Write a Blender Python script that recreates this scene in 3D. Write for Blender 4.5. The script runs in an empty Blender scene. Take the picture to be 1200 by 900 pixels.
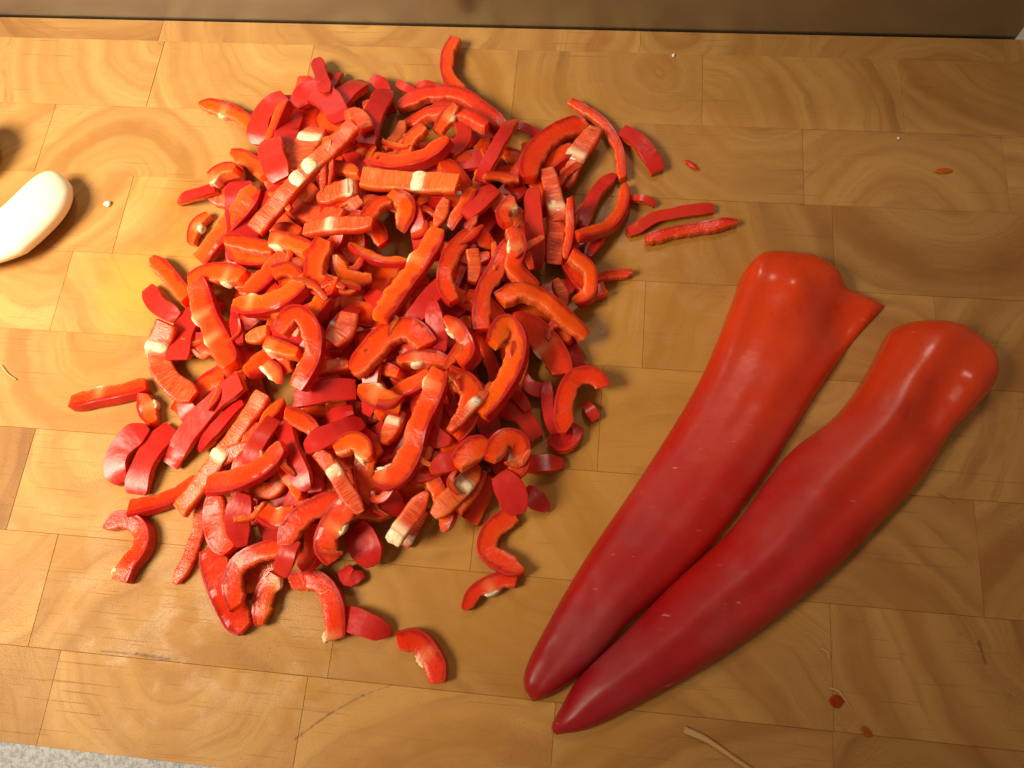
import bpy, math, random
import numpy as np
from mathutils import Vector, Matrix, noise

# ------------------------------------------------------------------ camera
W_PX, H_PX, F_PX = 1200.0, 900.0, 900.0
AX = np.array([0.99332776, 0.06581571, -0.09470091])     # board X, Y and up axes in lens axes
AY = np.array([0.09200881, -0.94734995, 0.30669603])
AZ = np.array([-0.06952948, -0.31336299, -0.94708462])
DIST = 0.30
C0 = np.array([0, 0, DIST])
CAM = np.array([-(C0 @ AX), -(C0 @ AY), -(C0 @ AZ)])


def at(px, py, z=0.0):
    """point of the board plane (lifted by z metres) seen at a pixel of the 1200x900 photograph"""
    d = np.array([px - 600, py - 450, F_PX])
    dw = np.array([d @ AX, d @ AY, d @ AZ])
    t = (z - CAM[2]) / dw[2]
    return CAM + dw * t


sc = bpy.context.scene
col = sc.collection
cam_data = bpy.data.cameras.new('camera')
cam_data.sensor_width = 36.0
cam_data.lens = 36.0 * F_PX / W_PX
cam_data.clip_start = 0.005
cam_data.clip_end = 20
cam = bpy.data.objects.new('camera', cam_data)
col.objects.link(cam)
rgt = Vector((AX[0], AY[0], AZ[0])); dwn = Vector((AX[1], AY[1], AZ[1])); fwd = Vector((AX[2], AY[2], AZ[2]))
rot = Matrix((rgt, -dwn, -fwd)).transposed()
cam.matrix_world = Matrix.Translation(Vector(CAM)) @ rot.to_4x4()
sc.camera = cam

# ------------------------------------------------------------------ light
world = bpy.data.worlds.new('World'); sc.world = world
world.use_nodes = True
bg = world.node_tree.nodes['Background']
bg.inputs['Color'].default_value = (1.0, 0.76, 0.52, 1)
bg.inputs['Strength'].default_value = 0.235


def look_rot(loc, target):
    return (Vector(target) - Vector(loc)).to_track_quat('-Z', 'Y').to_euler()


def lamp(name, kind, loc, target, power, colour, **kw):
    d = bpy.data.lights.new(name, kind)
    d.energy = power; d.color = colour
    for k, v in kw.items():
        setattr(d, k, v)
    o = bpy.data.objects.new(name, d); col.objects.link(o)
    o.location = loc; o.rotation_euler = look_rot(loc, target)
    return o


lamp('kitchen_spot', 'SPOT', (-0.45, -0.15, 0.47), (-0.205, 0.045, 0.0), 46.0, (1.0, 0.85, 0.62),
     shadow_soft_size=0.16, spot_size=math.radians(56), spot_blend=1.0)
lamp('ceiling_lamp', 'AREA', (0.05, 0.75, 1.15), (0.0, 0.0, 0.0), 3.0, (1.0, 0.84, 0.68), shape='DISK', size=0.22)

sc.view_settings.view_transform = 'Standard'
sc.view_settings.look = 'None'
sc.view_settings.exposure = 0.0
sc.view_settings.gamma = 1.0
sc.view_settings.use_curve_mapping = False
sc.cycles.max_bounces = 8
sc.cycles.use_denoising = True

rng = random.Random(7)
MM = 0.001

# ------------------------------------------------------------------ materials


class NT:
    def __init__(self, name):
        self.m = bpy.data.materials.new(name); self.m.use_nodes = True
        self.t = self.m.node_tree
        self.b = self.t.nodes['Principled BSDF']

    def n(self, kind, **kw):
        nd = self.t.nodes.new(kind)
        for k, v in kw.items():
            setattr(nd, k, v)
        return nd

    def lk(self, a, b):
        self.t.links.new(a, b)

    def val(self, sock, v):
        if isinstance(v, bpy.types.NodeSocket):
            self.lk(v, sock)
        else:
            sock.default_value = v

    def math(self, op, a, b=None, c=None, clamp=False):
        nd = self.n('ShaderNodeMath', operation=op); nd.use_clamp = clamp
        self.val(nd.inputs[0], a)
        if b is not None:
            self.val(nd.inputs[1], b)
        if c is not None:
            self.val(nd.inputs[2], c)
        return nd.outputs[0]

    def vmath(self, op, a, b=None):
        nd = self.n('ShaderNodeVectorMath', operation=op)
        self.val(nd.inputs[0], a)
        if b is not None:
            self.val(nd.inputs[1], b)
        return nd.outputs[1] if op in ('LENGTH', 'DISTANCE') else nd.outputs[0]

    def mix(self, f, a, b, mode='MIX'):
        nd = self.n('ShaderNodeMix', data_type='RGBA', blend_type=mode)
        self.val(nd.inputs[0], f)
        self.val(nd.inputs[6], a if isinstance(a, bpy.types.NodeSocket) else (*a, 1))
        self.val(nd.inputs[7], b if isinstance(b, bpy.types.NodeSocket) else (*b, 1))
        return nd.outputs[2]

    def noise(self, vec, scale, detail=2.0, rough=0.5, dist=0.0, dim='3D'):
        nd = self.n('ShaderNodeTexNoise', noise_dimensions=dim)
        if dim == '1D':
            self.val(nd.inputs['W'], vec)
        else:
            self.val(nd.inputs['Vector'], vec)
        nd.inputs['Scale'].default_value = scale
        nd.inputs['Detail'].default_value = detail
        nd.inputs['Roughness'].default_value = rough
        nd.inputs['Distortion'].default_value = dist
        return nd.outputs[0]

    def step(self, v, lo, hi, a=0.0, b=1.0):
        nd = self.n('ShaderNodeMapRange', interpolation_type='SMOOTHSTEP')
        self.val(nd.inputs[0], v)
        for i, x in zip((1, 2, 3, 4), (lo, hi, a, b)):
            nd.inputs[i].default_value = x
        return nd.outputs[0]

    def attr(self, name, kind='GEOMETRY'):
        return self.n('ShaderNodeAttribute', attribute_name=name, attribute_type=kind)

    def mapping(self, vec, rot=(0, 0, 0), scale=(1, 1, 1), loc=(0, 0, 0)):
        nd = self.n('ShaderNodeMapping')
        self.val(nd.inputs[0], vec)
        nd.inputs['Rotation'].default_value = rot; nd.inputs['Scale'].default_value = scale
        nd.inputs['Location'].default_value = loc
        return nd.outputs[0]

    def bump(self, h, strength, dist):
        nd = self.n('ShaderNodeBump')
        nd.inputs['Strength'].default_value = strength; nd.inputs['Distance'].default_value = dist
        self.val(nd.inputs['Height'], h)
        self.lk(nd.outputs[0], self.b.inputs['Normal'])

    def set(self, **kw):
        for k, v in kw.items():
            self.val(self.b.inputs[k.replace('_', ' ')], v)


def sss(n, w, scale, rad=(1.0, 0.22, 0.10)):
    n.b.inputs['Subsurface Weight'].default_value = w
    n.b.inputs['Subsurface Radius'].default_value = rad
    n.b.inputs['Subsurface Scale'].default_value = scale


CHECKS = []
for (p_, q_, wd_, am_) in (((118, 763), (160, 766), .5, .55), ((160, 766), (198, 773), .9, .75),
                           ((346, 866), (385, 837), .7, .55), ((385, 837), (425, 815), .55, .5), ((425, 815), (462, 802), .4, .4),
                           ((1147, 752), (1154, 776), .9, .6), ((1118, 590), (1100, 578), .8, .4)):
    a_, b_ = at(*p_) * 1000, at(*q_) * 1000
    CHECKS.append((a_[0], a_[1], b_[0], b_[1], wd_, am_))


def make_wood():
    n = NT('end_grain_wood')
    pos = n.n('ShaderNodeNewGeometry').outputs['Position']
    mmv = n.vmath('MULTIPLY', pos, (1000, 1000, 1000))
    pith = n.attr('pith', 'OBJECT').outputs['Vector']
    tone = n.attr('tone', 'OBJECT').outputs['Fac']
    rnd = n.n('ShaderNodeObjectInfo').outputs['Random']
    rel = n.vmath('MULTIPLY', n.vmath('SUBTRACT', mmv, pith), (1, 1, 0))
    warp = n.n('ShaderNodeTexNoise'); n.lk(mmv, warp.inputs['Vector'])
    warp.inputs['Scale'].default_value = 0.035; warp.inputs['Detail'].default_value = 3
    off = n.vmath('MULTIPLY', n.vmath('SUBTRACT', warp.outputs['Color'], (0.5, 0.5, 0.5)), (13, 13, 0))
    r = n.vmath('LENGTH', n.vmath('ADD', rel, off))
    rr = n.math('ADD', r, n.math('MULTIPLY', rnd, 377.0))
    broad = n.noise(rr, 0.050, 2.0, 0.5, dim='1D')
    ring = n.noise(rr, 0.17, 5.0, 0.66, dim='1D')
    soft = n.noise(mmv, 0.05, 3.0, 0.6)
    line = n.math('MULTIPLY', n.step(n.noise(rr, 0.12, 0.0, 0.5, dim='1D'), 0.72, 0.79), n.step(soft, 0.40, 0.62))
    base = n.mix(n.step(broad, 0.25, 0.75), (0.350, 0.148, 0.030), (0.525, 0.285, 0.082))
    base = n.mix(n.math('MULTIPLY', n.step(soft, 0.35, 0.70), 0.40), base, (0.56, 0.305, 0.082))
    base = n.mix(n.math('MULTIPLY', n.math('MULTIPLY', n.step(ring, 0.42, 0.76), n.step(soft, 0.30, 0.68)), 0.50), base, (0.225, 0.080, 0.014))
    base = n.mix(n.math('MULTIPLY', line, 0.42), base, (0.23, 0.10, 0.035))
    # rays and pores of the end grain
    fine = n.noise(mmv, 1.9, 3.0, 0.65)
    pore = n.step(n.noise(mmv, 2.2, 1.0, 0.5), 0.62, 0.72)
    patch = n.step(n.noise(mmv, 0.03, 2.0, 0.6), 0.45, 0.70)
    base = n.mix(n.math('MULTIPLY', n.step(fine, 0.35, 0.75), 0.36), base, (0.34, 0.155, 0.045))
    base = n.mix(n.math('MULTIPLY', n.math('MULTIPLY', pore, patch), 0.75), base, (0.13, 0.058, 0.018))
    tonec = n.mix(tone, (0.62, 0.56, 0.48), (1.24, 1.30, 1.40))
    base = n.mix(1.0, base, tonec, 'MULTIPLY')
    # knife scratches
    scr = None
    for i, (ang, th) in enumerate(((0.06, 0.70), (1.48, 0.685), (0.9, 0.715), (2.25, 0.72), (1.72, 0.695))):
        mp = n.mapping(mmv, rot=(0, 0, ang), scale=(0.022, 1.25, 0.0), loc=(i * 13.1, i * 7.7, 0))
        s = n.step(n.noise(mp, 1.0, 1.5, 0.55), th, th + 0.035)
        scr = s if scr is None else n.math('MAXIMUM', scr, s)
    blotch = n.step(n.noise(mmv, 0.018, 1.0), 0.35, 0.62)
    base = n.mix(n.math('MULTIPLY', n.math('MULTIPLY', scr, blotch), 0.62), base, (0.22, 0.10, 0.036))
    # pepper juice soaked in around the heap: a yellow stain of its own outline
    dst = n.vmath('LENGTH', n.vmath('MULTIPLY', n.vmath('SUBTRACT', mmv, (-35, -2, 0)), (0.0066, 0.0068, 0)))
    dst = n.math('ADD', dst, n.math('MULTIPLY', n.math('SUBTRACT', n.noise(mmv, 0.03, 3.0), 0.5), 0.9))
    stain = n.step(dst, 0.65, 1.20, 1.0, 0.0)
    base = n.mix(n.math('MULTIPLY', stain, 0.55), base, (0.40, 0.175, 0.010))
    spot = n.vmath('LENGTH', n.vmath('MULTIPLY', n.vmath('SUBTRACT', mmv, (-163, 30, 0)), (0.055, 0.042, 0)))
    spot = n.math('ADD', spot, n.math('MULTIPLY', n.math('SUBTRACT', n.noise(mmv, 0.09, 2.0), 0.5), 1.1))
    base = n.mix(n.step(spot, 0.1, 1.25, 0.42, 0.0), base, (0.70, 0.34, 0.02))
    # natural checks and a small knot in single blocks
    jig = n.math('MULTIPLY', n.math('SUBTRACT', n.noise(mmv, 0.5, 2.0), 0.5), 1.6)
    for ax_, ay_, bx_, by_, wd, amt in CHECKS:
        ab = (bx_ - ax_, by_ - ay_); l2 = ab[0] ** 2 + ab[1] ** 2
        d = n.vmath('MULTIPLY', n.vmath('SUBTRACT', mmv, (ax_, ay_, 0)), (1, 1, 0))
        dp = n.n('ShaderNodeVectorMath', operation='DOT_PRODUCT'); n.lk(d, dp.inputs[0]); dp.inputs[1].default_value = (ab[0] / l2, ab[1] / l2, 0)
        tcl = n.math('ADD', dp.outputs['Value'], 0.0, clamp=True)
        sv = n.n('ShaderNodeVectorMath', operation='SCALE'); sv.inputs[0].default_value = (ab[0], ab[1], 0); n.lk(tcl, sv.inputs['Scale'])
        dd = n.math('ADD', n.vmath('LENGTH', n.vmath('SUBTRACT', d, sv.outputs[0])), jig)
        base = n.mix(n.step(dd, 0.0, wd, amt, 0.0), base, (0.10, 0.045, 0.018))
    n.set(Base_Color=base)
    rough = n.math('ADD', 0.42, n.math('MULTIPLY', n.noise(mmv, 0.12, 4.0, 0.6), 0.28))
    rough = n.math('SUBTRACT', rough, n.math('MULTIPLY', n.math('MULTIPLY', stain, n.step(n.noise(mmv, 0.07, 3.0), 0.45, 0.6)), 0.22))
    n.set(Roughness=rough)
    n.b.inputs['Specular IOR Level'].default_value = 0.32
    hgt = n.math('SUBTRACT', n.math('MULTIPLY', fine, 0.5), n.math('MULTIPLY', scr, 0.9))
    hgt = n.math('SUBTRACT', hgt, n.math('MULTIPLY', pore, 0.5))
    n.bump(hgt, 0.35, 0.00035)
    return n.m


def make_glue():
    n = NT('dark_joint'); n.set(Base_Color=(0.26, 0.12, 0.035, 1), Roughness=0.8)
    return n.m


def make_steel():
    n = NT('brushed_steel')
    pos = n.n('ShaderNodeNewGeometry').outputs['Position']
    br = n.noise(n.mapping(pos, scale=(6, 1, 900)), 1.0, 3.0, 0.6)
    sm = n.noise(n.mapping(pos, scale=(14, 14, 40)), 1.0, 3.0, 0.5)
    n.set(Base_Color=n.mix(sm, (0.33, 0.36, 0.41), (0.46, 0.49, 0.55)), Metallic=1.0)
    n.set(Roughness=n.math('ADD', 0.24, n.math('MULTIPLY', sm, 0.2)))
    n.bump(br, 0.12, 0.0004)
    return n.m


def make_counter():
    n = NT('speckled_worktop')
    pos = n.n('ShaderNodeNewGeometry').outputs['Position']
    a = n.noise(pos, 520.0, 3.0, 0.75)
    b = n.noise(pos, 1300.0, 2.0, 0.7)
    c = n.mix(n.step(a, 0.38, 0.62), (0.13, 0.135, 0.155), (0.33, 0.34, 0.37))
    c = n.mix(n.step(b, 0.55, 0.68), c, (0.44, 0.45, 0.49))
    n.set(Base_Color=c, Roughness=0.45)
    return n.m


def make_flesh():
    n = NT('pepper_flesh')
    sco = n.attr('sco').outputs['Vector']
    sep = n.n('ShaderNodeSeparateXYZ'); n.lk(sco, sep.inputs[0])
    depth = sep.outputs[2]
    pale = n.attr('pale').outputs['Fac']
    warm = n.attr('warm', 'OBJECT').outputs['Fac']
    rnd = n.n('ShaderNodeObjectInfo').outputs['Random']
    v = n.vmath('ADD', sco, n.vmath('MULTIPLY', (1, 1, 1), (0, 0, 0)))
    cb = n.n('ShaderNodeCombineXYZ'); n.lk(n.math('MULTIPLY', rnd, 300.0), cb.inputs[0])
    v = n.vmath('ADD', n.vmath('MULTIPLY', sco, (1, 1, 5)), cb.outputs[0])
    n1 = n.noise(v, 0.25, 3.0, 0.55)
    n2 = n.noise(v, 1.5, 3.0, 0.6)
    mid = n.mix(warm, (0.72, 0.022, 0.005), (0.88, 0.125, 0.004))
    inner = n.mix(warm, (0.70, 0.048, 0.016), (0.86, 0.21, 0.018))
    d = n.math('ADD', depth, n.math('MULTIPLY', n.math('SUBTRACT', n1, 0.5), 0.7))
    c = n.mix(n.step(d, 0.0, 0.42, 1.0, 0.0), mid, inner)
    c = n.mix(n.step(d, 0.72, 1.0), c, (0.55, 0.009, 0.005))
    c = n.mix(n.math('MULTIPLY', n.step(n2, 0.52, 0.78), 0.12), c, (0.86, 0.20, 0.05))
    c = n.mix(n.math('MULTIPLY', pale, 0.55), c, (0.88, 0.50, 0.20))
    n.set(Base_Color=c)
    n.set(Roughness=n.math('ADD', 0.16, n.math('MULTIPLY', n1, 0.2)))
    n.b.inputs['Specular IOR Level'].default_value = 0.22
    sss(n, 0.9, 0.0065, (1.0, 0.16, 0.05))
    n.b.inputs['Coat Weight'].default_value = 0.0
    n.b.inputs['Coat Roughness'].default_value = 0.05
    n.bump(n.math('ADD', n.noise(v, 0.9, 2.5, 0.5), n.math('MULTIPLY', n1, 1.5)), 0.35, 0.0004)
    return n.m


def make_inner():
    n = NT('pepper_inner_wall')
    sco = n.attr('sco').outputs['Vector']
    pale = n.attr('pale').outputs['Fac']
    warm = n.attr('warm', 'OBJECT').outputs['Fac']
    rnd = n.n('ShaderNodeObjectInfo').outputs['Random']
    cb = n.n('ShaderNodeCombineXYZ'); n.lk(n.math('MULTIPLY', rnd, 300.0), cb.inputs[0])
    v = n.vmath('ADD', sco, cb.outputs[0])
    st = n.noise(n.mapping(v, rot=(0, 0, 0.12), scale=(1.7, 0.14, 0.0)), 1.0, 3.0, 0.6)
    big = n.noise(v, 0.16, 2.0, 0.5)
    c = n.mix(warm, (0.60, 0.035, 0.014), (0.78, 0.15, 0.014))
    c = n.mix(n.math('MULTIPLY', n.step(st, 0.45, 0.68), 0.36), c, (0.84, 0.34, 0.12))
    c = n.mix(n.math('MULTIPLY', n.step(big, 0.5, 0.72), 0.25), c, (0.82, 0.34, 0.12))
    c = n.mix(n.math('MULTIPLY', pale, 0.9), c, (0.90, 0.70, 0.46))
    n.set(Base_Color=c)
    n.set(Roughness=0.2)
    n.b.inputs['Specular IOR Level'].default_value = 0.34
    sss(n, 0.7, 0.004, (1.0, 0.2, 0.07))
    n.b.inputs['Coat Weight'].default_value = 0.08
    n.b.inputs['Coat Roughness'].default_value = 0.08
    n.bump(n.math('ADD', st, n.math('MULTIPLY', n.noise(v, 0.9, 3.0, 0.6), 0.6)), 0.6, 0.0006)
    return n.m


def make_slice_skin():
    n = NT('pepper_skin')
    sco = n.attr('sco').outputs['Vector']
    rnd = n.n('ShaderNodeObjectInfo').outputs['Random']
    cb = n.n('ShaderNodeCombineXYZ'); n.lk(n.math('MULTIPLY', rnd, 300.0), cb.inputs[0])
    v = n.vmath('ADD', sco, cb.outputs[0])
    n1 = n.noise(v, 0.15, 3.0, 0.5)
    c = n.mix(n1, (0.42, 0.008, 0.009), (0.66, 0.022, 0.012))
    c = n.mix(n.math('MULTIPLY', n.step(rnd, 0.5, 1.0), 0.5), c, (0.66, 0.035, 0.014))
    n.set(Base_Color=c)
    n.set(Roughness=n.math('ADD', 0.22, n.math('MULTIPLY', n.noise(v, 0.4, 3.0), 0.16)))
    sss(n, 0.55, 0.004)
    n.b.inputs['Specular IOR Level'].default_value = 0.32
    n.b.inputs['Coat Weight'].default_value = 0.05
    n.b.inputs['Coat Roughness'].default_value = 0.1
    n.bump(n.noise(v, 0.22, 2.5, 0.5), 0.22, 0.0010)
    return n.m


def make_rib():
    n = NT('white_rib_pith')
    pos = n.n('ShaderNodeNewGeometry').outputs['Position']
    mm_ = n.vmath('MULTIPLY', pos, (1000, 1000, 1000))
    k = n.noise(mm_, 0.8, 3.0, 0.6)
    n.set(Base_Color=n.mix(n.step(k, 0.4, 0.75), (0.88, 0.76, 0.54), (0.86, 0.44, 0.18)), Roughness=0.4)
    sss(n, 0.5, 0.0018, (1.0, 0.6, 0.35))
    n.bump(k, 0.4, 0.0004)
    return n.m


def make_half_skin():
    n = NT('whole_pepper_skin')
    sco = n.attr('sco').outputs['Vector']      # x along (0 tip .. 1 shoulder), y across, z height
    sep = n.n('ShaderNodeSeparateXYZ'); n.lk(sco, sep.inputs[0])
    pos = n.n('ShaderNodeNewGeometry').outputs['Position']
    mm_ = n.vmath('MULTIPLY', pos, (1000, 1000, 1000))
    n1 = n.noise(mm_, 0.035, 3.0, 0.55)
    along = n.math('ADD', sep.outputs[0], n.math('MULTIPLY', n.math('SUBTRACT', n1, 0.5), 0.5))
    c = n.mix(n.step(along, 0.12, 0.62), (0.31, 0.005, 0.010), (0.50, 0.011, 0.006))
    c = n.mix(n.step(along, 0.55, 1.0), c, (0.76, 0.052, 0.004))
    n2 = n.noise(mm_, 0.06, 4.0, 0.6, 0.4)
    c = n.mix(n.math('MULTIPLY', n.step(n2, 0.55, 0.75), 0.35), c, (0.30, 0.006, 0.012))
    # waxy bloom and dried scuffs
    bloom = n.step(n.noise(mm_, 0.028, 3.0, 0.55), 0.50, 0.72)
    c = n.mix(n.math('MULTIPLY', n.math('MULTIPLY', bloom, n.noise(mm_, 0.5, 4.0, 0.7)), 0.24), c, (0.42, 0.16, 0.17))
    scuff = n.noise(n.mapping(mm_, rot=(0, 0, -0.95), scale=(0.20, 0.75, 0.2)), 1.0, 2.0, 0.5)
    scuff = n.math('MULTIPLY', n.step(scuff, 0.70, 0.76), n.step(n.noise(mm_, 0.04, 1.0), 0.46, 0.6))
    c = n.mix(n.math('MULTIPLY', scuff, 0.42), c, (0.70, 0.40, 0.33))
    n.set(Base_Color=c)
    wet = n.step(along, 0.72, 0.98, 0.0, 0.18)
    n.set(Roughness=n.math('SUBTRACT', n.math('ADD', 0.40, n.math('MULTIPLY', bloom, 0.16)), wet))
    sss(n, 0.3, 0.003)
    n.b.inputs['Specular IOR Level'].default_value = 0.38
    n.bump(n.math('ADD', n.noise(mm_, 0.10, 3.0, 0.5), n.math('MULTIPLY', scuff, 0.2)), 0.16, 0.0018)
    return n.m


def make_garlic():
    n = NT('peeled_garlic')
    pos = n.n('ShaderNodeNewGeometry').outputs['Position']
    mm_ = n.vmath('MULTIPLY', pos, (1000, 1000, 1000))
    k = n.noise(n.mapping(mm_, rot=(0, 0, 0.8), scale=(0.06, 0.4, 0.2)), 1.0, 3.0)
    n.set(Base_Color=n.mix(k, (0.86, 0.80, 0.64), (0.88, 0.76, 0.52)), Roughness=0.38)
    sss(n, 0.5, 0.004, (1.0, 0.7, 0.4))
    n.bump(k, 0.2, 0.0005)
    return n.m


def make_straw():
    n = NT('dry_fibre'); n.set(Base_Color=(0.50, 0.28, 0.10, 1), Roughness=0.6)
    return n.m


M_WOOD, M_GLUE, M_STEEL, M_COUNTER = make_wood(), make_glue(), make_steel(), make_counter()
M_FLESH, M_INNER, M_SKIN, M_RIB = make_flesh(), make_inner(), make_slice_skin(), make_rib()
M_HALF, M_GARLIC, M_STRAW = make_half_skin(), make_garlic(), make_straw()

# ------------------------------------------------------------------ object helpers


def mesh_obj(name, verts, faces, mats, parent=None, midx=None, sharp=None, sco=None, pale=None):
    me = bpy.data.meshes.new(name)
    me.from_pydata([tuple(v) for v in verts], [], faces)
    for m in (mats if isinstance(mats, (list, tuple)) else [mats]):
        me.materials.append(m)
    if midx is not None:
        me.polygons.foreach_set('material_index', midx)
    if sco is not None:
        a = me.attributes.new('sco', 'FLOAT_VECTOR', 'POINT')
        a.data.foreach_set('vector', np.asarray(sco, dtype=np.float32).ravel())
    if pale is not None:
        a = me.attributes.new('pale', 'FLOAT', 'POINT')
        a.data.foreach_set('value', np.asarray(pale, dtype=np.float32).ravel())
    if sharp:
        me.polygons.foreach_set('use_smooth', [True] * len(me.polygons))
        me.set_sharp_from_angle(angle=math.radians(sharp))
    me.update()
    o = bpy.data.objects.new(name, me); col.objects.link(o)
    if parent is not None:
        o.parent = parent
    return o


def empty(name, loc):
    o = bpy.data.objects.new(name, None); col.objects.link(o)
    o.location = loc; o.empty_display_size = 0.01
    return o


def tag(o, label, cat, group=None):
    o['label'] = label; o['category'] = cat
    if group:
        o['group'] = group
    return o


# ------------------------------------------------------------------ worktop, steel panel, cutting board
TH = 0.040
o = mesh_obj('worktop', [(-0.9, -0.6, -TH), (0.9, -0.6, -TH), (0.9, 0.183, -TH), (-0.9, 0.183, -TH),
                         (-0.9, -0.6, -TH - .03), (0.9, -0.6, -TH - .03), (0.9, 0.183, -TH - .03), (-0.9, 0.183, -TH - .03)],
             [(0, 1, 2, 3), (4, 7, 6, 5), (0, 4, 5, 1), (1, 5, 6, 2), (2, 6, 7, 3), (3, 7, 4, 0)], M_COUNTER)
o['kind'] = 'structure'

BACK, FRONT = 0.1722, -0.1452


def box_verts(x0, x1, y0, y1, z0, z1, bev):
    v = []
    for z, e in ((z0, 0), (z1 - bev, 0), (z1, bev)):
        v += [(x0 + e, y0 + e, z), (x1 - e, y0 + e, z), (x1 - e, y1 - e, z), (x0 + e, y1 - e, z)]
    f = [(3, 2, 1, 0), (8, 9, 10, 11)]
    for k in (0, 4):
        f += [(k + i, k + (i + 1) % 4, k + 4 + (i + 1) % 4, k + 4 + i) for i in range(4)]
    return v, f


pr = empty('steel_panel', (0.0, BACK + 0.0008, -TH))
v, f = box_verts(-0.60, 0.2045, 0, 0.003, 0.0, 0.13, 0.0005)
mesh_obj('sheet', v, f, M_STEEL, pr)
tag(pr, 'upright brushed stainless steel panel along the back edge of the cutting board', 'steel panel')

board = empty('cutting_board', (0, 0, -TH))
tag(board, 'worn end grain butcher block cutting board glued from wooden blocks', 'cutting board')
ROWS = [(0.1722, 0.1600, [-.330, -.185, .043, .118, .199, .262], 1),
        (0.1600, 0.1225, [-.330, -.1815, -.108, -.0118, .071, .155, .262], 2),
        (0.1225, 0.0858, [-.330, -.2258, -.092, .008, .113, .1935, .262], 3),
        (0.0858, 0.0473, [-.330, -.178, -.080, .012, .124, .235, .262], 4),
        (0.0473, 0.0100, [-.330, -.196, -.060, .050, .161, .262], 5),
        (0.0100, -0.0320, [-.330, -.225, -.112, -.021, .035, .092, .190, .262], 6),
        (-0.0320, -0.0723, [-.330, -.1894, -.105, -.0087, .090, .169, .262], 7),
        (-0.0723, -0.1132, [-.330, -.168, -.055, .042, .1178, .210, .262], 8),
        (-0.1132, -0.1452, [-.330, -.155, -.062, .0255, .1172, .262], 9)]
TONES = {(7, 0): 0.05, (2, 1): .85, (2, 0): .8, (3, 4): 0.45, (3, 0): .72, (4, 3): 0.22, (4, 4): .25, (5, 3): .5, (8, 4): 0.42,  # block tones; right-hand ones run darker, with shade put into the wood colour
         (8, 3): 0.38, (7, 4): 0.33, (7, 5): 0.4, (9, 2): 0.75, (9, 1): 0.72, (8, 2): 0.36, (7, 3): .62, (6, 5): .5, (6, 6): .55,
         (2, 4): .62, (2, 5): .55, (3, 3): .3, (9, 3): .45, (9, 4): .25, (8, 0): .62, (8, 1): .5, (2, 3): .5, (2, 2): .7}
PITHS = {(3, 4): (153, 78), (9, 2): (10, -205), (9, 1): (-112, -108), (8, 4): (215, -60), (2, 4): (60, 120), (4, 3): (190, 100),
         (7, 4): (110, -120), (7, 5): (215, -95), (3, 1): (-185, 80), (5, 0): (-205, 62), (2, 5): (215, 190), (8, 3): (60, -140),
         (8, 1): (-95, -140), (9, 3): (110, -210)}
GAP = 0.000035
for y1, y0, xs, ri in ROWS:
    for i in range(len(xs) - 1):
        dz = rng.uniform(-0.00008, 0.00008)
        v, f = box_verts(xs[i] + GAP, xs[i + 1] - GAP, y0 + GAP, y1 - GAP, 0.002, TH + dz, 0.00012)
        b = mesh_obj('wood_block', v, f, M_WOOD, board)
        p = PITHS.get((ri, i))
        if p is None:
            cx_, cy_ = (xs[i] + xs[i + 1]) * 500, (y0 + y1) * 500
            a = rng.uniform(0, 6.283); r_ = rng.uniform(20, 90)
            p = (cx_ + r_ * math.cos(a), cy_ + r_ * math.sin(a))
        b['pith'] = [float(p[0]), float(p[1]), 0.0]
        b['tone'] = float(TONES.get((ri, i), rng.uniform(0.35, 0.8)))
v, f = box_verts(-0.3298, 0.2618, FRONT + .0003, BACK - .0003, 0.0, TH - 0.0004, 0.0002)
mesh_obj('glue_joint', v, f, M_GLUE, board)

# ------------------------------------------------------------------ pepper slices
CELL = 0.0012
GX0, GY0, GNX, GNY = -0.28, -0.16, 460, 300
HF = np.zeros((GNX, GNY))


def cr_spline(pts, n):
    """resampled Catmull-Rom line through 2-D points"""
    P = [np.array(p, float) for p in pts]
    if len(P) == 2:
        P = [P[0], (P[0] + P[1]) / 2, P[1]]
    P = [2 * P[0] - P[1]] + P + [2 * P[-1] - P[-2]]
    out = []
    for i in range(1, len(P) - 2):
        for t in np.linspace(0, 1, 16, endpoint=False):
            a, b, c, d = P[i - 1:i + 3]
            out.append(0.5 * (2 * b + (c - a) * t + (2 * a - 5 * b + 4 * c - d) * t * t + (3 * b - a - 3 * c + d) * t ** 3))
    out.append(P[-2]); out = np.array(out)
    s = np.concatenate([[0], np.cumsum(np.linalg.norm(np.diff(out, axis=0), axis=1))])
    q = np.linspace(0, s[-1], n)
    return np.stack([np.interp(q, s, out[:, k]) for k in range(2)], 1), s[-1]


def hf_patch(x, y, r):
    i0 = int((x - GX0 - r) / CELL); i1 = int((x - GX0 + r) / CELL) + 1
    j0 = int((y - GY0 - r) / CELL); j1 = int((y - GY0 + r) / CELL) + 1
    return max(i0, 0), min(i1, GNX), max(j0, 0), min(j1, GNY)


def rest_heights(path, half):
    h = []
    for x, y in path:
        i0, i1, j0, j1 = hf_patch(x, y, half * 0.8)
        p = HF[i0:i1, j0:j1]
        h.append(np.percentile(p, 72) if p.size else 0.0)
    return np.array(h)


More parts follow.
